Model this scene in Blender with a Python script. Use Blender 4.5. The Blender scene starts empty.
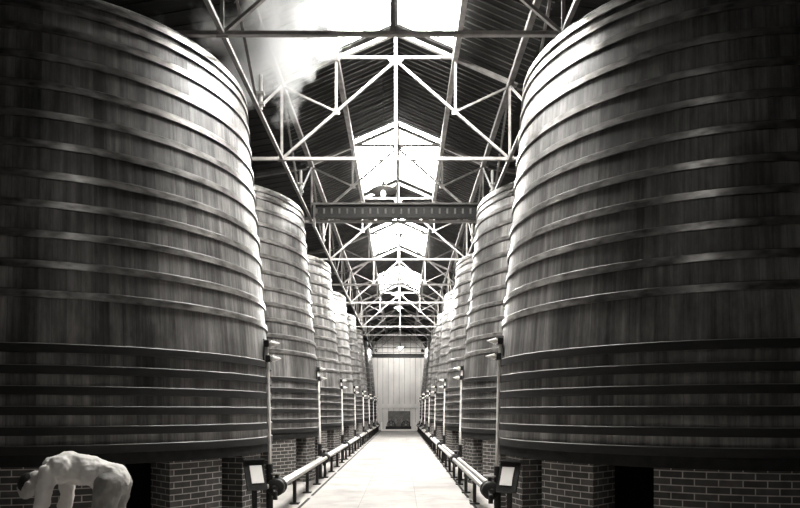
import bpy, bmesh, math, random
from mathutils import Vector, Matrix
random.seed(7)
PI = math.pi
sc = bpy.context.scene
COL = sc.collection
EYE = 1.6                                   # eye height above the floor
def Z(z): return z + EYE                    # heights below are given from eye level

# ------------------------------------------------------------------ materials
def new_mat(name):
    m = bpy.data.materials.new(name); m.use_nodes = True
    nt = m.node_tree; b = nt.nodes['Principled BSDF']
    return m, nt, b
def grey(v): return (v * 1.03, v * 0.99, v * 0.95, 1)
def ramp(nt, stops):
    r = nt.nodes.new('ShaderNodeValToRGB')
    e = r.color_ramp.elements
    e[0].position, e[0].color = stops[0][0], grey(stops[0][1])
    e[1].position, e[1].color = stops[-1][0], grey(stops[-1][1])
    for p, v in stops[1:-1]:
        n = e.new(p); n.color = grey(v)
    return r
def noise_mat(name, lo, hi, scale=6, rough=0.7, metal=0.0, bump=0.1, detail=5, stretch=(1, 1, 1), spec=0.3):
    m, nt, b = new_mat(name)
    tc = nt.nodes.new('ShaderNodeTexCoord'); mp = nt.nodes.new('ShaderNodeMapping')
    mp.inputs['Scale'].default_value = stretch
    n = nt.nodes.new('ShaderNodeTexNoise'); n.inputs['Scale'].default_value = scale
    n.inputs['Detail'].default_value = detail
    r = ramp(nt, [(0.3, lo), (0.72, hi)])
    L = nt.links.new
    L(tc.outputs['Object'], mp.inputs['Vector']); L(mp.outputs['Vector'], n.inputs['Vector'])
    L(n.outputs['Fac'], r.inputs['Fac']); L(r.outputs['Color'], b.inputs['Base Color'])
    if bump:
        bp = nt.nodes.new('ShaderNodeBump'); bp.inputs['Strength'].default_value = bump
        bp.inputs['Distance'].default_value = 0.02
        L(n.outputs['Fac'], bp.inputs['Height']); L(bp.outputs['Normal'], b.inputs['Normal'])
    b.inputs['Roughness'].default_value = rough; b.inputs['Metallic'].default_value = metal
    b.inputs['Specular IOR Level'].default_value = spec
    return m
def math_node(nt, op, a=None, bv=None):
    n = nt.nodes.new('ShaderNodeMath'); n.operation = op
    for i, v in enumerate((a, bv)):
        if v is None: continue
        if hasattr(v, 'links'): nt.links.new(v, n.inputs[i])
        else: n.inputs[i].default_value = v
    return n.outputs[0]
def emit_mat(name, strength, col=(1, 0.985, 0.95, 1)):
    m, nt, b = new_mat(name)
    b.inputs['Base Color'].default_value = (0.8, 0.8, 0.78, 1)
    b.inputs['Emission Color'].default_value = col
    b.inputs['Emission Strength'].default_value = strength
    return m

def stave_wood():
    m, nt, b = new_mat('stave_oak'); L = nt.links.new
    tc = nt.nodes.new('ShaderNodeTexCoord'); oi = nt.nodes.new('ShaderNodeObjectInfo')
    sep = nt.nodes.new('ShaderNodeSeparateXYZ'); L(tc.outputs['UV'], sep.inputs[0])
    u, v = sep.outputs[0], sep.outputs[1]
    seed = math_node(nt, 'MULTIPLY', oi.outputs['Random'], 97.0)
    idx = math_node(nt, 'FLOOR', u); fr = math_node(nt, 'FRACT', u)
    wn = nt.nodes.new('ShaderNodeTexWhiteNoise'); wn.noise_dimensions = '2D'
    cb = nt.nodes.new('ShaderNodeCombineXYZ'); L(idx, cb.inputs[0]); L(seed, cb.inputs[1]); L(cb.outputs[0], wn.inputs['Vector'])
    def nz(su, sv, detail, rough=0.6):
        c = nt.nodes.new('ShaderNodeCombineXYZ')
        L(math_node(nt, 'MULTIPLY', u, su), c.inputs[0]); L(math_node(nt, 'MULTIPLY', v, sv), c.inputs[1]); L(seed, c.inputs[2])
        n = nt.nodes.new('ShaderNodeTexNoise'); n.inputs['Scale'].default_value = 1
        n.inputs['Detail'].default_value = detail; n.inputs['Roughness'].default_value = rough
        L(c.outputs[0], n.inputs['Vector']); return n.outputs['Fac']
    grain = nz(2.6, 0.7, 6, 0.65); blot = nz(0.28, 0.9, 5, 0.6); fine = nz(5.0, 7.0, 4, 0.7)
    streak = nz(1.5, 0.22, 3, 0.5)
    s = math_node(nt, 'ADD', math_node(nt, 'MULTIPLY', grain, 0.38), math_node(nt, 'MULTIPLY', blot, 0.50))
    s = math_node(nt, 'ADD', s, math_node(nt, 'MULTIPLY', wn.outputs['Value'], 0.13))
    s = math_node(nt, 'ADD', s, math_node(nt, 'MULTIPLY', fine, 0.14))
    s = math_node(nt, 'ADD', s, math_node(nt, 'MULTIPLY', streak, 0.24))
    r = ramp(nt, [(0.50, 0.014), (0.63, 0.06), (0.74, 0.15), (0.88, 0.32)]); L(s, r.inputs['Fac'])
    # joints between staves: a thin dark seam
    d = math_node(nt, 'ABSOLUTE', math_node(nt, 'SUBTRACT', fr, 0.5))
    seam = math_node(nt, 'GREATER_THAN', d, 0.48)
    mx = nt.nodes.new('ShaderNodeMix'); mx.data_type = 'RGBA'
    L(math_node(nt, 'MULTIPLY', seam, 0.45), mx.inputs['Factor']); L(r.outputs['Color'], mx.inputs['A']); mx.inputs['B'].default_value = grey(0.02)
    L(mx.outputs['Result'], b.inputs['Base Color'])
    h = math_node(nt, 'ADD', math_node(nt, 'MULTIPLY', seam, -1.0), math_node(nt, 'MULTIPLY', grain, 0.6))
    bp = nt.nodes.new('ShaderNodeBump'); bp.inputs['Strength'].default_value = 0.45; bp.inputs['Distance'].default_value = 0.012
    L(h, bp.inputs['Height']); L(bp.outputs['Normal'], b.inputs['Normal'])
    b.inputs['Roughness'].default_value = 0.42; b.inputs['Specular IOR Level'].default_value = 0.5
    return m

def brick_mat(name, c1, c2, mortar, w=0.225, h=0.075):
    m, nt, b = new_mat(name); L = nt.links.new
    tc = nt.nodes.new('ShaderNodeTexCoord'); bt = nt.nodes.new('ShaderNodeTexBrick')
    bt.inputs['Color1'].default_value = grey(c1); bt.inputs['Color2'].default_value = grey(c2); bt.inputs['Mortar'].default_value = grey(mortar)
    bt.inputs['Scale'].default_value = 1; bt.inputs['Brick Width'].default_value = w; bt.inputs['Row Height'].default_value = h
    bt.inputs['Mortar Size'].default_value = 0.006; bt.inputs['Mortar Smooth'].default_value = 0.1
    L(tc.outputs['UV'], bt.inputs['Vector'])
    n = nt.nodes.new('ShaderNodeTexNoise'); n.inputs['Scale'].default_value = 9; L(tc.outputs['Object'], n.inputs['Vector'])
    mx = nt.nodes.new('ShaderNodeMix'); mx.data_type = 'RGBA'; mx.blend_type = 'MULTIPLY'; mx.inputs['Factor'].default_value = 0.7
    r = ramp(nt, [(0.3, 0.45), (0.7, 1.0)]); L(n.outputs['Fac'], r.inputs['Fac'])
    L(bt.outputs['Color'], mx.inputs['A']); L(r.outputs['Color'], mx.inputs['B']); L(mx.outputs['Result'], b.inputs['Base Color'])
    bp = nt.nodes.new('ShaderNodeBump'); bp.invert = True; bp.inputs['Strength'].default_value = 0.5; bp.inputs['Distance'].default_value = 0.006
    L(bt.outputs['Fac'], bp.inputs['Height']); L(bp.outputs['Normal'], b.inputs['Normal'])
    b.inputs['Roughness'].default_value = 0.8
    return m

def concrete_mat():
    m, nt, b = new_mat('pale_concrete'); L = nt.links.new
    tc = nt.nodes.new('ShaderNodeTexCoord')
    bt = nt.nodes.new('ShaderNodeTexBrick'); bt.inputs['Scale'].default_value = 1
    bt.inputs['Brick Width'].default_value = 0.98; bt.inputs['Row Height'].default_value = 1.9; bt.offset = 0.0
    bt.inputs['Mortar Size'].default_value = 0.006
    bt.inputs['Color1'].default_value = grey(0.33); bt.inputs['Color2'].default_value = grey(0.285); bt.inputs['Mortar'].default_value = grey(0.2)
    mp = nt.nodes.new('ShaderNodeMapping'); mp.inputs['Location'].default_value = (0.49, 0.3, 0)
    L(tc.outputs['Object'], mp.inputs['Vector']); L(mp.outputs['Vector'], bt.inputs['Vector'])
    n = nt.nodes.new('ShaderNodeTexNoise'); n.inputs['Scale'].default_value = 0.9; n.inputs['Detail'].default_value = 7; n.inputs['Roughness'].default_value = 0.65
    L(tc.outputs['Object'], n.inputs['Vector'])
    r = ramp(nt, [(0.34, 0.3), (0.54, 1.0)]); L(n.outputs['Fac'], r.inputs['Fac'])
    mx = nt.nodes.new('ShaderNodeMix'); mx.data_type = 'RGBA'; mx.blend_type = 'MULTIPLY'; mx.inputs['Factor'].default_value = 0.45
    L(bt.outputs['Color'], mx.inputs['A']); L(r.outputs['Color'], mx.inputs['B']); L(mx.outputs['Result'], b.inputs['Base Color'])
    b.inputs['Roughness'].default_value = 0.75; b.inputs['Specular IOR Level'].default_value = 0.2
    return m

def hoop_mat(name, lo, hi, rough, metal, edge_highlight=0.2):
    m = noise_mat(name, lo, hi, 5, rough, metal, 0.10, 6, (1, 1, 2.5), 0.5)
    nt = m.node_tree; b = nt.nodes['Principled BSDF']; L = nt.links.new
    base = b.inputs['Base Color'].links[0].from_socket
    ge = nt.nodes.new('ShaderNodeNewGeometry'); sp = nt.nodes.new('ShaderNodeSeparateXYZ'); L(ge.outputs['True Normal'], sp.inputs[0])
    up = math_node(nt, 'GREATER_THAN', sp.outputs[2], 0.35)          # upward faces: skylight on the top edge painted as a tone
    mx = nt.nodes.new('ShaderNodeMix'); mx.data_type = 'RGBA'; L(up, mx.inputs['Factor']); L(base, mx.inputs['A']); mx.inputs['B'].default_value = grey(edge_highlight)
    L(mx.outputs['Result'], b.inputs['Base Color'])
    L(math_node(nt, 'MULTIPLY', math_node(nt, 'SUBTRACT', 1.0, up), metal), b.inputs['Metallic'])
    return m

M = {
 'oak': stave_wood(),
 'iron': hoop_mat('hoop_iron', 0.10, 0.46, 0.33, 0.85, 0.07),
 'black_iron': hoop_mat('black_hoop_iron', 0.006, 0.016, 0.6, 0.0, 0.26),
 'dark_iron': noise_mat('dark_cast_iron', 0.012, 0.03, 14, 0.55, 0.2, 0.1),
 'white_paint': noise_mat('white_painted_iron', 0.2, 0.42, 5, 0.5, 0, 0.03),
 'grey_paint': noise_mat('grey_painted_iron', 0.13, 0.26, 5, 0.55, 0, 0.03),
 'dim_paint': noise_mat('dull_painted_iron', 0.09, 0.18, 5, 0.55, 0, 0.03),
 'black_timber': noise_mat('tarred_timber', 0.006, 0.018, 8, 0.75, 0, 0.1),
 'core': noise_mat('gap_shade_black', 0.006, 0.014, 5, 0.9, 0, 0.1),  # near-black colour standing in for the shade between the piers
 'timber': noise_mat('old_dark_timber', 0.02, 0.06, 8, 0.8, 0, 0.2),
 'board': noise_mat('tarred_roof_board', 0.006, 0.018, 5, 0.8, 0, 0.1, 5, (0.4, 4, 1)),
 'batten': noise_mat('lit_edge_batten', 0.03, 0.11, 3, 0.7, 0, 0, 4),  # paler than the boards: light caught on their edges, painted in
 'brick': brick_mat('pier_brick', 0.10, 0.05, 0.52),
 'wallbrick': brick_mat('wall_brick', 0.05, 0.035, 0.06),
 'plaster': noise_mat('dark_limewash', 0.03, 0.06, 3, 0.9, 0, 0.05),
 'concrete': concrete_mat(),
 'groove': noise_mat('drain_slot', 0.01, 0.025, 9, 0.9, 0, 0),
 'card': noise_mat('white_card', 0.82, 0.9, 3, 0.7, 0, 0),
 'pipe': noise_mat('galvanised_pipe', 0.4, 0.6, 6, 0.35, 0.35, 0.02),
 'door': noise_mat('pale_door_paint', 0.6, 0.82, 1.2, 0.7, 0, 0.02, 6, (1, 1, 0.5)),
 'shirt': noise_mat('pale_cotton', 0.72, 0.84, 6, 0.9, 0, 0.6),
 'trousers': noise_mat('light_work_trousers', 0.24, 0.34, 7, 0.9, 0, 0.5),
 'skin': noise_mat('skin', 0.4, 0.48, 10, 0.6, 0, 0.02),
 'hair': noise_mat('dark_hair', 0.015, 0.03, 30, 0.7, 0, 0.2),
 'leather': noise_mat('black_leather', 0.015, 0.03, 20, 0.5, 0, 0.1),
 'sky_glass': emit_mat('skylit_frosted_glass', 68.0),
 'dusty_glass': emit_mat('skylit_dusty_glass', 3.2),
 'dim_bulb': emit_mat('dim_bulb', 12.0),
 'strong_bulb': emit_mat('strong_lit_bulb', 4500.0),
 'bulb': emit_mat('lit_bulb', 5000.0),
}

# ------------------------------------------------------------------ mesh helpers
def add_box(bm, c, s, rot=None):
    r = bmesh.ops.create_cube(bm, size=1)
    bmesh.ops.scale(bm, vec=s, verts=r['verts'])
    if rot is not None: bmesh.ops.rotate(bm, matrix=rot, verts=r['verts'])
    bmesh.ops.translate(bm, vec=c, verts=r['verts'])
    return r['verts']
def bar(bm, a, b, w, h=None, up=(0, 0, 1)):
    a, b = Vector(a), Vector(b); h = h or w
    d = b - a; L = d.length; d.normalize(); up = Vector(up)
    if abs(d.dot(up)) > 0.98: up = Vector((0, 1, 0))
    x = d.cross(up).normalized(); y = x.cross(d).normalized()
    rot = Matrix((x, y, d)).transposed()
    add_box(bm, (a + b) / 2, (w, h, L), rot)
def tee(bm, a, b, w, h=None, up=(0, 0, 1)):
    """angle-iron member: a flange and a web"""
    h = h or w
    a, b = Vector(a), Vector(b); d = (b - a).normalized(); upv = Vector(up)
    if abs(d.dot(upv)) > 0.98: upv = Vector((0, 1, 0))
    x = d.cross(upv).normalized(); y = x.cross(d).normalized()
    bar(bm, a - y * h * .4, b - y * h * .4, w, h * .22, up)
    bar(bm, a + y * h * .1, b + y * h * .1, w * .25, h * .8, up)
def tube(bm, pts, r, seg=12, cap=True):
    pts = [Vector(p) for p in pts]; rings = []
    for i, p in enumerate(pts):
        d = (pts[min(i + 1, len(pts) - 1)] - pts[max(i - 1, 0)]).normalized()
        up = Vector((0, 0, 1)) if abs(d.z) < 0.9 else Vector((1, 0, 0))
        x = d.cross(up).normalized(); y = x.cross(d)
        rr = r[i] if isinstance(r, (list, tuple)) else r
        rings.append([bm.verts.new(p + x * math.cos(t) * rr + y * math.sin(t) * rr) for t in [2 * PI * k / seg for k in range(seg)]])
    for a, b in zip(rings, rings[1:]):
        for k in range(seg):
            bm.faces.new((a[k], a[(k + 1) % seg], b[(k + 1) % seg], b[k]))
    if cap:
        bm.faces.new(rings[0][::-1]); bm.faces.new(rings[-1])
def lathe(bm, prof, seg, center=(0, 0, 0), uvk=None, close=False, split=False):
    """prof: list of (r, z)"""
    uvl = bm.loops.layers.uv.verify() if uvk else None
    cx, cy, cz = center; rings = []
    for r, z in prof:
        rings.append([bm.verts.new((cx + r * math.cos(2 * PI * k / seg), cy + r * math.sin(2 * PI * k / seg), cz + z)) for k in range(seg)])
    pairs = list(zip(range(len(prof) - 1), range(1, len(prof))))
    if close: pairs.append((len(prof) - 1, 0))
    if split:                                    # every band gets its own rings, so its edges stay crisp
        def ring(r, z): return [bm.verts.new((cx + r * math.cos(2 * PI * k / seg), cy + r * math.sin(2 * PI * k / seg), cz + z)) for k in range(seg)]
        for v in [v for rg in rings for v in rg]: bm.verts.remove(v)
        for i, j in pairs:
            a, b = ring(*prof[i]), ring(*prof[j])
            for k in range(seg):
                f = bm.faces.new((a[k], a[(k + 1) % seg], b[(k + 1) % seg], b[k])); f.smooth = True
        return
    for i, j in pairs:
        for k in range(seg):
            k2 = (k + 1) % seg
            f = bm.faces.new((rings[i][k], rings[i][k2], rings[j][k2], rings[j][k]))
            f.smooth = True
            if uvk:
                us = (k, k + 1, k + 1, k); zs = (prof[i][1], prof[i][1], prof[j][1], prof[j][1])
                for lp, uu, zz in zip(f.loops, us, zs): lp[uvl].uv = (uu / seg * uvk, zz)
    return rings
def B(): return bmesh.new()
def obj(name, bm, mat, parent=None, smooth=False, bevel=0.0, loc=None, recalc=True):
    if recalc: bmesh.ops.recalc_face_normals(bm, faces=bm.faces)
    me = bpy.data.meshes.new(name); bm.to_mesh(me); bm.free()
    o = bpy.data.objects.new(name, me); COL.objects.link(o)
    me.materials.append(M[mat] if isinstance(mat, str) else mat)
    if smooth:
        for p in me.polygons: p.use_smooth = True
    if bevel:
        md = o.modifiers.new('bevel', 'BEVEL'); md.width = bevel; md.segments = 2; md.limit_method = 'ANGLE'
    if parent: o.parent = parent
    if loc: o.location = loc
    return o
def thing(name, label, cat, loc=(0, 0, 0), rz=0, group=None):
    o = bpy.data.objects.new(name, None); COL.objects.link(o)
    o.empty_display_size = 0.2
    o.location = loc; o.rotation_euler = (0, 0, rz); o['label'] = label; o['category'] = cat
    if group: o['group'] = group
    return o
def tag(o, label, cat, group=None):
    o['label'] = label; o['category'] = cat
    if group: o['group'] = group
    return o
def struct(name, bm, mat, parent=None, **k):
    o = obj(name, bm, mat, parent, **k)
    o['kind'] = 'structure'
    return o
def dup(root, loc, label, mirror=False):
    def rec(o, par):
        c = o.copy(); COL.objects.link(c)
        if par: c.parent = par
        for ch in kids.get(o.name, []): rec(ch, c)
        return c
    kids = {}
    for o in COL.objects:
        if o.parent: kids.setdefault(o.parent.name, []).append(o)
    r = rec(root, None); r.location = loc; r['label'] = label
    return r
ORD = ['nearest', 'second', 'third', 'fourth', 'fifth', 'sixth', 'seventh', 'eighth', 'ninth', 'tenth', 'eleventh', 'farthest']

# ------------------------------------------------------------------ layout numbers
CX = {-1: 4.54, 1: 4.42}; SP = 5.86; NV = 8
Y0 = {-1: 9.6, 1: 9.22}
def RV(z): return 2.82 - 0.088 * z if z > .7 else 2.7584 + .02 * (.7 - z)           # outer radius of a vat, z from eye level
VB, VT = -0.60, 4.79
YT = [8.4 + 4.17 * k for k in range(12)]     # trusses
YEND = 55.2; YFRONT = -4.0; XW = 7.9
ZTIE, ZTOP, ZAP, XG, XP = 4.88, 6.30, 7.32, 2.2, 1.15
SLOPE = (ZAP - ZTOP) / 2.35

# ------------------------------------------------------------------ setting
bm = B(); add_box(bm, (0, (YEND + YFRONT) / 2, -0.1), (2 * XW + .6, YEND - YFRONT + .6, 0.2)); struct('floor', bm, 'concrete')
def wall_uv(bm, horiz):
    uvl = bm.loops.layers.uv.verify()
    for f in bm.faces:
        for lp in f.loops: lp[uvl].uv = (lp.vert.co[horiz], lp.vert.co[2])
for s, nm in ((-1, 'wall_left'), (1, 'wall_right')):
    bm = B(); add_box(bm, (s * (XW + .15), (YEND + YFRONT) / 2, 3.6), (.3, YEND - YFRONT, 7.2)); wall_uv(bm, 1); struct(nm, bm, 'wallbrick')
bm = B(); add_box(bm, (0, YFRONT - .15, 4.6), (2 * XW + .6, .3, 9.2)); wall_uv(bm, 0); struct('wall_front', bm, 'wallbrick')

# end wall with an arched opening
AW, ASP, ATOP = 2.32, Z(4.72), Z(6.75)
def arch_pts(hw, zs, zt, n=28):
    h = zt - zs
    return [(hw * math.cos(PI * k / n), zs + h * math.sin(PI * k / n)) for k in range(n + 1)]
bm = B()
inner = [(AW, 0.0)] + arch_pts(AW, ASP, ATOP) + [(-AW, 0.0)]
outer = []
for x, z in inner:
    if z == 0: outer.append((math.copysign(XW, x), 0.0)); continue
    a = math.atan2(z - 4.0, x); t = min(XW / max(abs(math.cos(a)), 1e-6), 5.2 / max(abs(math.sin(a)), 1e-6))
    outer.append((t * math.cos(a), max(4.0 + t * math.sin(a), 0)))
for yy in (YEND, YEND + .4):
    vi = [bm.verts.new((x, yy, z)) for x, z in inner]; vo = [bm.verts.new((x, yy, z)) for x, z in outer]
    for k in range(len(inner) - 1): bm.faces.new((vi[k], vi[k + 1], vo[k + 1], vo[k]))
    if yy == YEND: front = vi
    else:
        for k in range(len(inner) - 1): bm.faces.new((front[k], front[k + 1], vi[k + 1], vi[k]))
wall_uv(bm, 0); struct('wall_end', bm, 'wallbrick')
# pale boarded door filling the arch
door = bpy.data.objects.new('door_1', None); COL.objects.link(door); door.location = (0, YEND + .2, 0); door['kind'] = 'structure'
nb = 10
for k in range(nb):
    bm = B(); w = 2 * AW / nb
    add_box(bm, (-AW + w * (k + .5), .0, (ASP - .2) / 2), (w - .025, .06, ASP - .2))
    if k in (0, nb - 1): add_box(bm, (-AW + w * (k + .5), -.05, (ASP - .2) / 2), (.16, .06, ASP - .2))
    obj('door_board', bm, 'door', door)
bm = B(); add_box(bm, (0, -.06, Z(.42)), (2 * AW - .1, .06, .36)); obj('door_rail', bm, 'door', door)
bm = B()
ap = arch_pts(AW - .02, ASP + .12, ATOP - .03)
for yy in (-.03, .03):
    f = [bm.verts.new((x, yy, z)) for x, z in ap]; bm.faces.new(f)
bmesh.ops.bridge_loops(bm, edges=[e for e in bm.edges]); obj('tympanum_panel', bm, 'door', door)
bm = B()
for k in range(-4, 5): add_box(bm, (k * .48, -.05, ASP + .12 + (.85 + .9 * math.sqrt(1 - (k / 4.8) ** 2)) * .5), (.035, .03, .85 + .9 * math.sqrt(1 - (k / 4.8) ** 2)))
for z in (.55, 1.0): add_box(bm, (0, -.05, ASP + .12 + z), (3.5, .03, .03))
obj('muntin', bm, 'grey_paint', door)
bm = B(); add_box(bm, (0, -.12, ASP), (2 * AW + .1, .25, .26)); obj('lintel', bm, 'dark_iron', door)
for s in (-1, 1):
    bm = B(); lathe(bm, [(0.001, 0), (.16, 0), (.16, .06), (.09, .07), (.09, .03), (.001, .03)], 20)
    bmesh.ops.rotate(bm, matrix=Matrix.Rotation(PI / 2, 3, 'X'), verts=bm.verts); bmesh.ops.translate(bm, vec=(s * 2.0, -.04, ASP + .4), verts=bm.verts)
    obj('bolt_plate', bm, 'dark_iron', door)
bm = B(); add_box(bm, (0, -.06, .95), (1.9, .05, 1.3)); obj('kick_panel', bm, 'dim_paint', door)

# drain slots either side of the path
for s, n, segs in ((-1, 1, [(8, 11.9), (12.3, 16.8), (17.2, 26), (26.3, 40), (40.4, 53)]), (1, 2, [(8, 11.6), (12.0, 15.4), (15.8, 28), (28.4, 53)])):
    bm = B()
    for a, b in segs: add_box(bm, (s * 1.46, (a + b) / 2, .004), (.045, b - a, .008))
    struct('trim_%d' % n, bm, 'groove')

# ------------------------------------------------------------------ roof
bays = [(YFRONT, YT[0])] + list(zip(YT, YT[1:])) + [(YT[-1], YEND)]
XO = .12                                     # the ridge runs a little right of the vats' centre line
def roofz(x): return Z(ZAP) + .14 - SLOPE * abs(x) if abs(x) <= 2.5 else Z(ZAP) + .14 - SLOPE * 2.5 - (abs(x) - 2.5) * .17
def slab(bm, x0, x1, y0, y1, z_off=0.0, th=.05):
    vs = []
    for y in (y0, y1):
        for x in (x0, x1):
            for dz in (0, th): vs.append(bm.verts.new((x + XO, y, roofz(x) + z_off + dz)))
    for f in ((0, 1, 3, 2), (4, 6, 7, 5), (0, 4, 5, 1), (2, 3, 7, 6), (0, 2, 6, 4), (1, 5, 7, 3)):
        bm.faces.new([vs[i] for i in f])
GLAZED = lambda i: i in (1, 3, 5, 7)
bmL = B(); bmB = B()
for i, (a, b) in enumerate(bays):
    for s in (-1, 1):
        x0 = XP if GLAZED(i) else 0.0
        n = max(1, round((b - a) / .175)); st = (b - a) / n
        for k in range(n):
            y = a + k * st; up = .012 * (k % 2)
            slab(bmL, s * x0, s * 2.5, y, y + st, up); slab(bmL, s * 2.5, s * (XW + .15), y, y + st, up)
            if a > 0 and k:
                slab(bmB, s * x0, s * 2.5, y - .008, y + .010, -.012, .02)
struct('ceiling', bmL, 'board')
struct('trim_3', bmB, 'batten')
wn = 0
for i, (a, b) in enumerate(bays):
    if not GLAZED(i): continue
    wn += 1
    w = bpy.data.objects.new('window_%d' % wn, None); COL.objects.link(w); w['kind'] = 'structure'; w.location = (0, (a + b) / 2, 0)
    ya, yb = a - w.location.y + .06, b - w.location.y - .06
    for s in (-1, 1):
        bm = B(); slab(bm, s * .03, s * (XP - .03), ya, yb, .02, .012); obj('pane', bm, 'sky_glass', w)
        bm = B()
        for k in range(1, 6): slab(bm, s * .03, s * (XP - .03), ya + (yb - ya) * k / 6 - .012, ya + (yb - ya) * k / 6 + .012, -.012, .03)
        for x in (.03, XP * .5, XP - .06): slab(bm, s * x, s * (x + .03), ya, yb, -.015, .035)
        obj('glazing_bar', bm, 'white_paint', w)

wn += 1
w = bpy.data.objects.new('window_%d' % wn, None); COL.objects.link(w); w['kind'] = 'structure'; w.location = (0, -1.6, 0)
for s in (-1, 1):
    bm = B(); slab(bm, s * .03, s * (XP - .03), -1.6, 1.6, -.03, .012); obj('pane', bm, 'dusty_glass', w)

# ------------------------------------------------------------------ trusses
def make_truss():
    t = thing('roof_truss', '', 'roof truss', (XO, YT[0], 0), 0, 'roof trusses')
    z = Z
    def part(nm, segs, w, mat='white_paint', kind=tee):
        b_ = B()
        for a, c in segs: kind(b_, (a[0], 0, z(a[1])), (c[0], 0, z(c[1])), w, None, (0, 1, 0) if abs(a[0] - c[0]) < .01 else (0, 0, 1))
        return obj(nm, b_, mat, t)
    part('tie_beam', [((-XW - XO, ZTIE), (XW - XO, ZTIE))], .065)
    for s in (-1, 1):
        part('rafter', [((0, ZAP), (s * 2.35, ZTOP))], .08)
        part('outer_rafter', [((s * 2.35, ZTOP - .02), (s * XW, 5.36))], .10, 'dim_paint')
        part('brace', [((0, 6.78), (s * XG, ZTIE))], .052)
        zn = 6.78 - (XP / XG) * (6.78 - ZTIE)
        part('hanger', [((s * XP, ZAP - SLOPE * XP - .03), (s * XP, zn))], .046)
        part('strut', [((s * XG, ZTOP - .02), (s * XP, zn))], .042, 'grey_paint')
        for gx, gz, gw in ((s * XG, ZTIE, .2), (s * XP, zn, .17)):
            b_ = B(); add_box(b_, (gx, 0, z(gz)), (gw * .8, .02, .11)); obj('gusset_plate', b_, 'white_paint', t)
    part('king_post', [((0, ZAP), (0, ZTIE))], .062)
    part('collar', [((-XP, 6.84), (XP, 6.84))], .055)
    b_ = B(); vs = [b_.verts.new((x, yy, z(zz))) for yy in (-.012, .012) for x, zz in ((-.2, 6.86), (.2, 6.86), (.07, 6.70), (-.07, 6.70))]
    for f in ((0, 1, 2, 3), (7, 6, 5, 4), (0, 4, 5, 1), (1, 5, 6, 2), (2, 6, 7, 3), (3, 7, 4, 0)): b_.faces.new([vs[i] for i in f])
    obj('gusset_plate', b_, 'white_paint', t)
    return t
tr0 = make_truss()
tl = lambda k: 'white iron roof truss, %s from the camera, crossing above the aisle' % (ORD[k] if k else 'first and nearest')
tr0['label'] = tl(0)
for k in range(1, 12): dup(tr0, (XO, YT[k], 0), tl(k))

# lattice girders along the aisle
for s, side in ((-1, 'left'), (1, 'right')):
    g = thing('lattice_girder', 'long lattice iron girder over the %s row of vats' % side, 'girder', (s * XG + XO, 0, 0))
    yA, yB = YT[0] - 2.085, YEND
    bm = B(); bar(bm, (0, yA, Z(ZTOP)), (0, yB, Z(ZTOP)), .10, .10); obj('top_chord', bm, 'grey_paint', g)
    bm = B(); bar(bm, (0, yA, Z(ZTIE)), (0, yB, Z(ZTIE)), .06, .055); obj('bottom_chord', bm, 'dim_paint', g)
    for k, y in enumerate(YT):
        bm = B(); tee(bm, (0, y, Z(ZTIE)), (0, y, Z(ZTOP)), .048); obj('post', bm, 'white_paint', g)
        for d in (-1, 1):
            ym = y + d * 2.085
            if ym > yB: continue
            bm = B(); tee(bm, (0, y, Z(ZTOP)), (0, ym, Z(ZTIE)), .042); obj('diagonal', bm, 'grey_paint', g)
    for k in range(0, 3):
        y = YT[k] + 2.085
        bm = B(); tube(bm, [(-s * .04, y, Z(ZTIE) - .02), (-s * .04, y, Z(5.42))], .032, 10)
        for z in (4.95, 5.12): add_box(bm, (-s * .02, y, Z(z)), (.16, .1, .04))
        obj('hanger_rod', bm, 'white_paint', g)
for s, side in ((-1, 'left'), (1, 'right')):
    bm = B(); bar(bm, (s * XP + XO, YFRONT + .1, Z(ZAP) - SLOPE * XP - .0), (s * XP + XO, YEND, Z(ZAP) - SLOPE * XP - .0), .10, .14)
    tag(obj('purlin', bm, 'white_paint'), 'pale purlin along the %s edge of the ridge skylights' % side, 'purlin')

# crane beam hung across the aisle
cb = thing('crane_beam', 'dark crane beam with pale ribs spanning the aisle under the roof', 'beam', (XO, YT[2] - .25, 0))
bm = B(); add_box(bm, (0, 0, Z(5.06)), (4.36, .03, .30)); obj('web', bm, 'dark_iron', cb)
bm = B(); add_box(bm, (0, 0, Z(5.235)), (4.36, .2, .05)); obj('top_flange', bm, 'dim_paint', cb)
bm = B(); add_box(bm, (0, 0, Z(4.905)), (4.36, .16, .035)); obj('bottom_flange', bm, 'dark_iron', cb)
for k in range(22):
    x = -2.05 + k * 4.1 / 21; bm = B()
    vs = [bm.verts.new((x + dx, y, Z(z))) for dx in (-.022, .022) for y, z in ((-.02, 5.12), (-.07, 5.12), (-.02, 5.00))]
    for f in ((0, 1, 2), (5, 4, 3), (0, 3, 4, 1), (1, 4, 5, 2), (2, 5, 3, 0)): bm.faces.new([vs[i] for i in f])
    obj('rib', bm, 'grey_paint', cb)
for s in (-1, 1):
    bm = B(); add_box(bm, (s * 2.1, -.02, Z(4.95)), (.05, .12, .62)); obj('end_plate', bm, 'grey_paint', cb)

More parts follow.
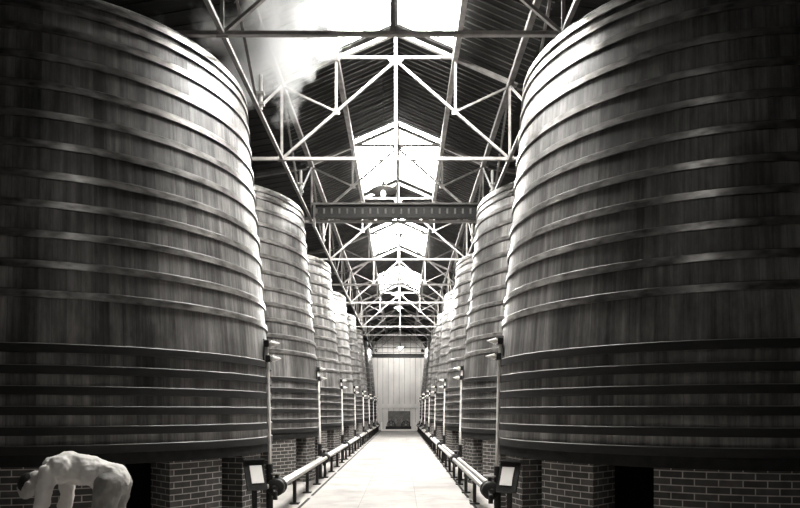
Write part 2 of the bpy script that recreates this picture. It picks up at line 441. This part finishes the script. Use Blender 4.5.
# ------------------------------------------------------------------ vats
HB = [4.655, 4.50, 4.235, 3.91, 3.575, 3.24, 2.90, 2.555, 2.225, 1.89, 1.555, 1.23, .632, .40, .175, -.045, -.265, -.47]
def make_vat(s):
    t = thing('wooden_vat', '', 'vat', (s * CX[s], Y0[s], 0), 0, 'wooden vats in the %s row' % ('left' if s < 0 else 'right'))
    bm = B(); th = .075
    prof = [(RV(VB), Z(VB))] + [(RV(z), Z(z)) for z in (0, .7, 1.2, 1.8, 2.5, 3.2, 4.0, VT)]
    prof[-1:] = [(RV(VT), Z(VT) - .012), (RV(VT) - .012, Z(VT))]
    prof += [(RV(VT) - th, Z(VT)), (RV(VB) - th, Z(VB) + .12), (.01, Z(VB) + .12), (.01, Z(VB) + .04), (RV(VB) - th, Z(VB) + .04), (RV(VB) - th, Z(VB))]
    lathe(bm, prof, 240, uvk=120, close=True)
    o = obj('stave_wall', bm, 'oak', t)
    for f in o.data.polygons: f.use_smooth = abs(f.normal.z) < .5
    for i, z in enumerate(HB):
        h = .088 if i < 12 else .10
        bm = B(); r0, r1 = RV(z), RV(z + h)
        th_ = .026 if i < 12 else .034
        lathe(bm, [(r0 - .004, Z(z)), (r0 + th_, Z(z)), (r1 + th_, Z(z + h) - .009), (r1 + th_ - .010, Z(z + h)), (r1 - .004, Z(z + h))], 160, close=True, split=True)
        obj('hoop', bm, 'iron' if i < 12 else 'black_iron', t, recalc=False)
    bm = B(); lathe(bm, [(RV(VB) - .06, Z(VB) + .002), (RV(VB) + .016, Z(VB) + .002), (RV(-.47) + .016, Z(-.472)), (RV(-.47) - .01, Z(-.472))], 160, close=True, split=True)
    obj('base_ring', bm, 'black_timber', t, recalc=False)
    return t
def make_gauge(s):
    t = thing('gauge_pipe', '', 'pipe', (s * CX[s], Y0[s], 0), 0, 'gauge pipes on the vats')
    def gxx(z): return -s * (RV(z) + .048)
    gy = -.03
    bm = B(); tube(bm, [(gxx(-.58), gy, Z(-.80)), (gxx(-.58), gy, Z(-.58)), (gxx(.7), gy, Z(.7)), (gxx(1.0), gy, Z(1.04))], .024, 14); obj('tube', bm, 'card', t, smooth=True)
    bm = B(); add_box(bm, (gxx(.9) + s * .030, gy, Z(.90)), (.012, .13, .31)); obj('back_plate', bm, 'dark_iron', t)
    for z in (.99, .77):
        bm = B(); add_box(bm, (gxx(z) - s * .015, gy, Z(z)), (.07, .12, .10)); cl = obj('pipe_clamp', bm, 'dark_iron', t, bevel=.012)
        x = gxx(z); bm = B(); tube(bm, [(x - s * .045, gy, Z(z)), (x - s * .07, gy, Z(z)), (x - s * .072, gy, Z(z)), (x - s * .2, gy, Z(z) + .005)], [.03, .03, .05, .004], 14); obj('tap_spindle', bm, 'card', cl, smooth=True)
    x = gxx(-.58)
    bm = B(); tube(bm, [(x, gy, 0.0), (x, gy, Z(-.78))], .05, 14); lathe(bm, [(.001, 0), (.1, 0), (.1, .03), (.001, .03)], 18, (x, gy, 0)); obj('standpipe', bm, 'dark_iron', t)
    return t
def vlab(s, k):
    side = 'left' if s < 0 else 'right'
    if k == 0: return 'huge iron-hooped wooden vat nearest the camera on the %s' % side
    if k == 7: return 'farthest wooden vat of the %s row, before the arched end wall' % side
    return 'tall iron-hooped wooden vat, %s from the camera in the %s row' % (ORD[k], side)
for s in (-1, 1):
    v0 = make_vat(s); v0['label'] = vlab(s, 0)
    for k in range(1, NV): dup(v0, (s * CX[s], Y0[s] + SP * k, 0), vlab(s, k))
    g0 = make_gauge(s)
    gl = lambda k: 'white gauge pipe on a dark standpipe beside the %s vat of the %s row' % (ORD[k] if k < 7 else 'farthest', 'left' if s < 0 else 'right')
    g0['label'] = gl(0)
    for k in range(1, NV): dup(g0, (s * CX[s], Y0[s] + SP * k, 0), gl(k))
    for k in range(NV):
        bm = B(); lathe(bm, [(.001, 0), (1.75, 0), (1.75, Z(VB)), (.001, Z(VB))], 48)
        c = obj('shade_core', bm, 'core', loc=(s * CX[s], Y0[s] + SP * k, 0))  # added block that keeps the gaps between the piers black
        tag(c, 'added dark round core shading the gaps behind the piers of the %s vat in the %s row' % (ORD[k] if k < 7 else 'farthest', 'left' if s < 0 else 'right'), 'shade core', 'added shade cores under the vats')

# brick piers under the vats
ARCS = [(-93, -57, 'outermost'), (-43, -27, 'middle'), (-18, -6, 'innermost'), (14, 30, 'farther inner')]
def make_pier(s, a0, a1):
    bm = B(); uvl = bm.loops.layers.uv.verify()
    n = max(2, int((a1 - a0) / 5)); ro, ri, h = RV(VB) - .015, RV(VB) - .5, Z(VB)
    def P(r, a, z):
        a = math.radians(a); return (-s * r * math.cos(a), r * math.sin(a), z)
    def quad(ps, uvs):
        f = bm.faces.new([bm.verts.new(p) for p in ps])
        for lp, q in zip(f.loops, uvs): lp[uvl].uv = q
    for k in range(n):
        b0, b1 = a0 + (a1 - a0) * k / n, a0 + (a1 - a0) * (k + 1) / n
        u0, u1 = math.radians(b0) * ro, math.radians(b1) * ro
        quad([P(ro, b0, 0), P(ro, b1, 0), P(ro, b1, h), P(ro, b0, h)], [(u0, 0), (u1, 0), (u1, h), (u0, h)])
        quad([P(ri, b0, 0), P(ri, b0, h), P(ri, b1, h), P(ri, b1, 0)], [(u0, 0), (u0, h), (u1, h), (u1, 0)])
        quad([P(ro, b0, h), P(ro, b1, h), P(ri, b1, h), P(ri, b0, h)], [(u0, 0), (u1, 0), (u1, .5), (u0, .5)])
        quad([P(ro, b0, 0), P(ri, b0, 0), P(ri, b1, 0), P(ro, b1, 0)], [(u0, 0), (u0, .5), (u1, .5), (u1, 0)])
    for b in (a0, a1):
        quad([P(ro, b, 0), P(ro, b, h), P(ri, b, h), P(ri, b, 0)], [(0, 0), (0, h), (.5, h), (.5, 0)])
    bmesh.ops.remove_doubles(bm, verts=bm.verts, dist=1e-4)
    return bm
for s, side in ((-1, 'left'), (1, 'right')):
    for a0, a1, nm in ARCS:
        first = None
        for k in range(NV):
            if nm == 'outermost' and k > 0: continue
            if first is None:
                first = obj('brick_pier', make_pier(s, a0, a1), 'brick'); p = first
            else:
                p = first.copy(); COL.objects.link(p)
            p.location = (s * CX[s], Y0[s] + SP * k, 0)
            tag(p, '%s brick pier under the %s vat of the %s row' % (nm, 'nearest' if k == 0 else 'farthest' if k == 7 else ORD[k], side), 'brick pier', 'brick piers under the vats')
# (rear piers that carry the far side of the first two vats)
# ------------------------------------------------------------------ pipe rails
for s, side in ((-1, 'left'), (1, 'right')):
    X = s * (CX[s] - 2.93); ZP = Z(-1.12)
    ys = Y0[s] - .03
    r = thing('pipe_rail', 'pair of pale transfer pipes on short dark posts along the %s vats' % side, 'pipe rail', (X, ys, 0))
    for dx, dz, nm in ((-.055, 0, 0), (.055, .012, 1)):
        bm = B(); tube(bm, [(dx, .12, ZP + dz), (dx, 42.8, ZP + dz)], .042, 14); obj('pipe', bm, 'pipe', r, smooth=True)
    y = 11.2 - ys; k = 0
    while y < 42.6:
        bm = B(); tube(bm, [(0, y, 0), (0, y, ZP - .05)], .032, 10); add_box(bm, (0, y, ZP - .055), (.2, .05, .03)); add_box(bm, (0, y, .012), (.16, .16, .024)); obj('post', bm, 'dark_iron', r)
        y += 1.46 if k % 4 else 1.5; k += 1
    for k in range(NV):
        y = SP * k
        v = B(); lathe(v, [(.001, -.07), (.115, -.07), (.13, -.05), (.13, .0), (.09, .03), (.09, .12), (.13, .15), (.13, .19), (.001, .19)], 20)
        bmesh.ops.rotate(v, matrix=Matrix.Rotation(-PI / 2, 3, 'X'), verts=v.verts)
        bmesh.ops.translate(v, vec=(0, y - .02, ZP), verts=v.verts)
        tube(v, [(0, y + .04, ZP + .05), (0, y + .04, ZP + .2)], .03, 10)
        tube(v, [(-s * -.02, y - .08, ZP), (s * -.02, y - .16, ZP), (s * -.02, y - .19, ZP - .05), (s * -.02, y - .19, ZP - .16)], .035, 10)
        vo = obj('valve', v, 'dark_iron', r)
        w = B()
        for q in range(12):
            a0, a1 = 2 * PI * q / 12, 2 * PI * (q + 1) / 12
            tube(w, [(.10 * math.cos(a0), y + .04 + .10 * math.sin(a0), ZP + .2), (.10 * math.cos(a1), y + .04 + .10 * math.sin(a1), ZP + .2)], .012, 8)
        for q in range(3):
            a0 = PI * q / 3; tube(w, [(.10 * math.cos(a0), y + .04 + .10 * math.sin(a0), ZP + .2), (-.10 * math.cos(a0), y + .04 - .10 * math.sin(a0), ZP + .2)], .008, 6)
        obj('handwheel', w, 'grey_paint', vo)
        w = B(); lathe(w, [(.001, -.03), (.045, -.03), (.05, 0), (.045, .03), (.001, .03)], 14, (s * .12, y - .17, ZP + .03)); obj('drain_cock', w, 'white_paint', vo)
    # notice board beside the first standpipe
    nb_ = thing('notice_board', 'white card on a dark board at the foot of the nearest %s vat' % side, 'notice board', (-1.69 if s < 0 else 1.60, 8.55 if s < 0 else 8.3, 0), -s * math.radians(33))
    bm = B(); add_box(bm, (0, 0, 0), (.27, .03, .40)); add_box(bm, (0, -.02, .21), (.29, .07, .025)); bd = obj('board', bm, 'dark_iron', nb_, loc=(0, 0, Z(-.85)))
    bm = B(); add_box(bm, (s * -.015, -.021, .01), (.165, .008, .245)); cd = obj('card', bm, 'card', nb_, loc=(0, 0, Z(-.85)))
    for q in (bd, cd): q.rotation_euler = (math.radians(-24), 0, 0)
    bm = B(); add_box(bm, (0, .03, Z(-1.1) * .5 + .1), (.06, .04, Z(-1.1) + .2)); obj('post', bm, 'dark_iron', nb_)

# ------------------------------------------------------------------ lamps
def lamp(x, y, zb, rshade, label, zhang, bulb='bulb'):
    t = thing('pendant_lamp', label, 'lamp', (x, y, 0), 0, 'pendant lamps over the aisle')
    bm = B(); tube(bm, [(0, 0, zb + .28), (0, 0, zhang)], .008, 6); obj('cord', bm, 'dark_iron', t)
    bm = B(); lathe(bm, [(.03, zb + .30), (.035, zb + .24), (.06, zb + .2), (.02, zb + .19)], 16); obj('lamp_holder', bm, 'dark_iron', t)
    bm = B(); lathe(bm, [(.04, zb + .205), (rshade * .6, zb + .16), (rshade, zb + .09), (rshade, zb + .08), (rshade * .6, zb + .145), (.04, zb + .19)], 32, close=True); obj('lamp_shade', bm, 'dim_paint', t, smooth=True)
    bm = B(); bmesh.ops.create_uvsphere(bm, u_segments=16, v_segments=10, radius=.055); bmesh.ops.scale(bm, vec=(1, 1, 1.25), verts=bm.verts)
    bmesh.ops.translate(bm, vec=(0, 0, zb + .03), verts=bm.verts); obj('bulb', bm, bulb, t, smooth=True)
    return t
lamp(-.17, 14.2, Z(4.72), .30, 'saucer-shaded pendant lamp hanging nearest the camera', Z(ZAP) + .1, 'dim_bulb')
lamp(0.05, 27.3, Z(4.80), .30, 'second pendant lamp from the camera, glowing over the aisle', Z(ZAP) + .1)
lamp(0.05, 36.0, Z(5.60), .30, 'third pendant lamp from the camera, glowing small over the aisle', Z(ZAP) + .1)
lamp(0.10, 51.8, Z(5.0), .45, 'farthest pendant lamp, glowing before the arched end wall', Z(ZAP) + .1, 'strong_bulb')

# ------------------------------------------------------------------ end-wall pump
pm = thing('pump', 'low dark twin-wheel pump in front of the arched end door', 'pump', (-.05, 53.4, 0))
bm = B(); add_box(bm, (0, 0, .2), (2.1, .5, .3)); obj('bed', bm, 'dark_iron', pm, bevel=.02)
for x in (-.6, .6):
    bm = B(); lathe(bm, [(.30, -.05), (.36, -.05), (.36, .05), (.30, .05)], 24, close=True)
    for q in range(3):
        a = PI * q / 3; bar(bm, (.31 * math.cos(a), .31 * math.sin(a), 0), (-.31 * math.cos(a), -.31 * math.sin(a), 0), .05)
    bmesh.ops.rotate(bm, matrix=Matrix.Rotation(PI / 2, 3, 'X'), verts=bm.verts); bmesh.ops.translate(bm, vec=(x, -.3, .46), verts=bm.verts); w = obj('flywheel', bm, 'dark_iron', pm)
    bm = B(); lathe(bm, [(.001, 0), (.08, 0), (.08, .08), (.001, .08)], 14); bmesh.ops.rotate(bm, matrix=Matrix.Rotation(PI / 2, 3, 'X'), verts=bm.verts); bmesh.ops.translate(bm, vec=(x, -.34, .46), verts=bm.verts); obj('hub', bm, 'white_paint', w)
for x in (-.72, -.25, .25, .72):
    bm = B(); lathe(bm, [(.001, .35), (.12, .35), (.12, .75), (.07, .85), (.07, .98), (.001, .98)], 16, (x, .05, 0)); obj('cylinder_head', bm, 'grey_paint', pm, smooth=True)
kb = B(); add_box(kb, (0, 52.6, .06), (2.9, .12, .12))
for s in (-1, 1): add_box(kb, (s * 1.4, 52.75, .35), (.13, .13, .7))
tag(obj('kerb', kb, 'card'), 'white low kerb with two end posts at the far end of the path', 'kerb')

# ------------------------------------------------------------------ stooping worker
def loft(name, chains, mat, parent=None, vox=.012, smooth=4):
    """overlapping tapered limbs fused into one continuous skin"""
    bm = B()
    for ch in chains:
        for q in ch:
            r = bmesh.ops.create_uvsphere(bm, u_segments=14, v_segments=10, radius=q[3]); bmesh.ops.translate(bm, vec=q[:3], verts=r['verts'])
        for a, b in zip(ch, ch[1:]): tube(bm, [a[:3], b[:3]], [a[3], b[3]], 14)
    o = obj(name, bm, mat, parent, smooth=True)
    md = o.modifiers.new('fuse', 'REMESH'); md.mode = 'VOXEL'; md.voxel_size = vox; md.use_smooth_shade = True
    sm = o.modifiers.new('soften', 'SMOOTH'); sm.iterations = smooth; sm.factor = .5
    return o
def person():
    C = [[(0, 0, .95, .125), (-.20, 0, 1.05, .115), (-.40, 0, 1.08, .13), (-.52, 0, 1.06, .095), (-.62, 0, 1.02, .058), (-.70, 0, .97, .06)],
         [(-.70, 0, .975, .085), (-.745, 0, .935, .100), (-.785, 0, .885, .085), (-.80, 0, .85, .062)],
         [(-.845, 0, .915, .014), (-.868, 0, .895, .019)], [(-.835, -.03, .855, .016), (-.835, .03, .855, .016)],
         [(-.735, -.10, .93, .026), (-.725, -.105, .95, .022)], [(-.735, .10, .93, .026), (-.725, .105, .95, .022)]]
    S = [[(.02, 0, .975, .150), (-.08, 0, 1.01, .147), (-.20, 0, 1.06, .140), (-.40, 0, 1.09, .150), (-.52, 0, 1.075, .118), (-.58, 0, 1.05, .078)],
         [(-.42, -.10, 1.08, .13), (-.42, .10, 1.08, .13)], [(-.15, -.05, 1.04, .125), (-.15, .05, 1.04, .125)]]
    T = [[(.02, -.05, .94, .142), (.02, .05, .94, .142)]]
    for s in (-1, 1):
        C.append([(.0, s * .09, .90, .105), (-.05, s * .11, .52, .062), (.05, s * .12, .12, .042), (.0, s * .12, .06, .045), (-.14, s * .125, .04, .036)])
        C.append([(-.46, s * .10, 1.06, .08), (-.49, s * .18, 1.04, .062), (-.52, s * .21, .88, .048), (-.53, s * .22, .76, .042), (-.58, s * .21, .63, .036), (-.61, s * .20, .53, .028)])
        C.append([(-.60, s * .20, .51, .026), (-.61, s * .20, .46, .024)]); C.append([(-.635, s * .20, .50, .02), (-.64, s * .20, .45, .018)]); C.append([(-.59, s * .20, .50, .02), (-.585, s * .20, .45, .018)])
        for q, ln in enumerate((.065, .078, .072, .055)):
            dx = -.036 + q * .025
            C.append([(-.615 + dx, s * .20, .45, .0105), (-.62 + dx * 1.15, s * .195, .445 - ln * .5, .0100), (-.612 + dx * 1.2, s * .178, .44 - ln, .0088)])
        C.append([(-.635, s * .19, .495, .014), (-.668, s * .18, .465, .011), (-.675, s * .170, .435, .009)])
        S.append([(-.45, s * .12, 1.07, .11), (-.49, s * .18, 1.045, .088), (-.52, s * .21, .88, .072), (-.53, s * .22, .77, .064), (-.55, s * .215, .69, .058)])
        T.append([(.02, s * .08, .93, .135), (.0, s * .10, .80, .115), (-.05, s * .115, .52, .086), (.03, s * .12, .20, .076), (.045, s * .12, .10, .074)])
    b = loft('person', C, 'skin', vox=.007, smooth=3)
    tx = bpy.data.textures.new('cloth_folds', 'CLOUDS'); tx.noise_scale = .09; tx.noise_depth = 2
    for o, k in ((loft('shirt', S, 'shirt', b, .011, 6), .045), (loft('trousers', T, 'trousers', b, .011, 6), .035)):
        d = o.modifiers.new('folds', 'DISPLACE'); d.texture = tx; d.strength = k; d.mid_level = .45; d.texture_coords = 'LOCAL'
    bm = B(); bmesh.ops.create_uvsphere(bm, u_segments=20, v_segments=14, radius=.112)
    bmesh.ops.delete(bm, geom=[v for v in bm.verts if v.co.z < -.012], context='VERTS')
    bmesh.ops.rotate(bm, matrix=Matrix.Rotation(-PI * .30, 3, 'Y'), verts=bm.verts); bmesh.ops.translate(bm, vec=(-.755, 0, .935), verts=bm.verts); obj('hair', bm, 'hair', b, smooth=True)
    for s in (-1, 1):
        bm = B(); bmesh.ops.create_uvsphere(bm, u_segments=14, v_segments=10, radius=1); bmesh.ops.scale(bm, vec=(.14, .052, .055), verts=bm.verts); bmesh.ops.translate(bm, vec=(-.04, s * .12, .055), verts=bm.verts)
        obj('shoe', bm, 'leather', b, smooth=True)
    b.location = (-2.50, 6.12, -.02)
    tag(b, 'person in pale shirt and trousers stooping forward beside the nearest left vat', 'person')
    return b
person()

# ------------------------------------------------------------------ skylight glare under the roof, imitated by a haze volume
def glare_haze():
    bm = B(); bmesh.ops.create_icosphere(bm, subdivisions=4, radius=1)
    bmesh.ops.scale(bm, vec=(1.85, 2.5, .64), verts=bm.verts)
    m = bpy.data.materials.new('glare_haze'); m.use_nodes = True; nt = m.node_tree; L = nt.links.new
    nt.nodes.remove(nt.nodes['Principled BSDF']); out = nt.nodes['Material Output']
    vol = nt.nodes.new('ShaderNodeVolumePrincipled'); vol.inputs['Color'].default_value = (.97, .97, .96, 1); vol.inputs['Anisotropy'].default_value = 0.0
    tc = nt.nodes.new('ShaderNodeTexCoord'); mp = nt.nodes.new('ShaderNodeMapping'); mp.inputs['Scale'].default_value = (1 / 1.85, 1 / 2.5, 1 / .64)
    L(tc.outputs['Object'], mp.inputs['Vector'])
    ln = nt.nodes.new('ShaderNodeVectorMath'); ln.operation = 'LENGTH'; L(mp.outputs['Vector'], ln.inputs[0])
    n = nt.nodes.new('ShaderNodeTexNoise'); n.inputs['Scale'].default_value = 1.0; n.inputs['Detail'].default_value = 4; L(tc.outputs['Object'], n.inputs['Vector'])
    f = math_node(nt, 'SUBTRACT', math_node(nt, 'SUBTRACT', 1.0, ln.outputs['Value']), math_node(nt, 'MULTIPLY', math_node(nt, 'SUBTRACT', 0.60, n.outputs['Fac']), 3.6))
    d = math_node(nt, 'MULTIPLY', math_node(nt, 'MAXIMUM', f, 0.0), 3.4)
    L(d, vol.inputs['Density']); L(vol.outputs['Volume'], out.inputs['Volume'])
    o = obj('glare_cloud', bm, m, loc=(-1.95, 10.4, Z(5.80)))
    o.rotation_euler = (0, -math.atan(SLOPE), 0)
    o['kind'] = 'stuff'; tag(o, 'white haze imitating skylight glare under the roof left of the first skylight', 'glare_haze')
glare_haze()

# ------------------------------------------------------------------ light, camera
w = bpy.data.worlds.new('world'); sc.world = w; w.use_nodes = True
w.node_tree.nodes['Background'].inputs['Color'].default_value = (1, 1, 1, 1)
w.node_tree.nodes['Background'].inputs['Strength'].default_value = 0.1
cam = bpy.data.cameras.new('camera'); co = bpy.data.objects.new('camera', cam); COL.objects.link(co)
co.location = (.24, 0, EYE); co.rotation_euler = (PI / 2, 0, 0)
cam.sensor_width = 36; cam.lens = 650 / 800 * 36; cam.shift_x = -2 / 800; cam.shift_y = (411 - 254) / 800
cam.clip_end = 200
sc.camera = co
vs = sc.view_settings
vs.view_transform = 'Standard'; vs.look = 'None'; vs.gamma = 1; vs.use_curve_mapping = False; vs.exposure = 0.0
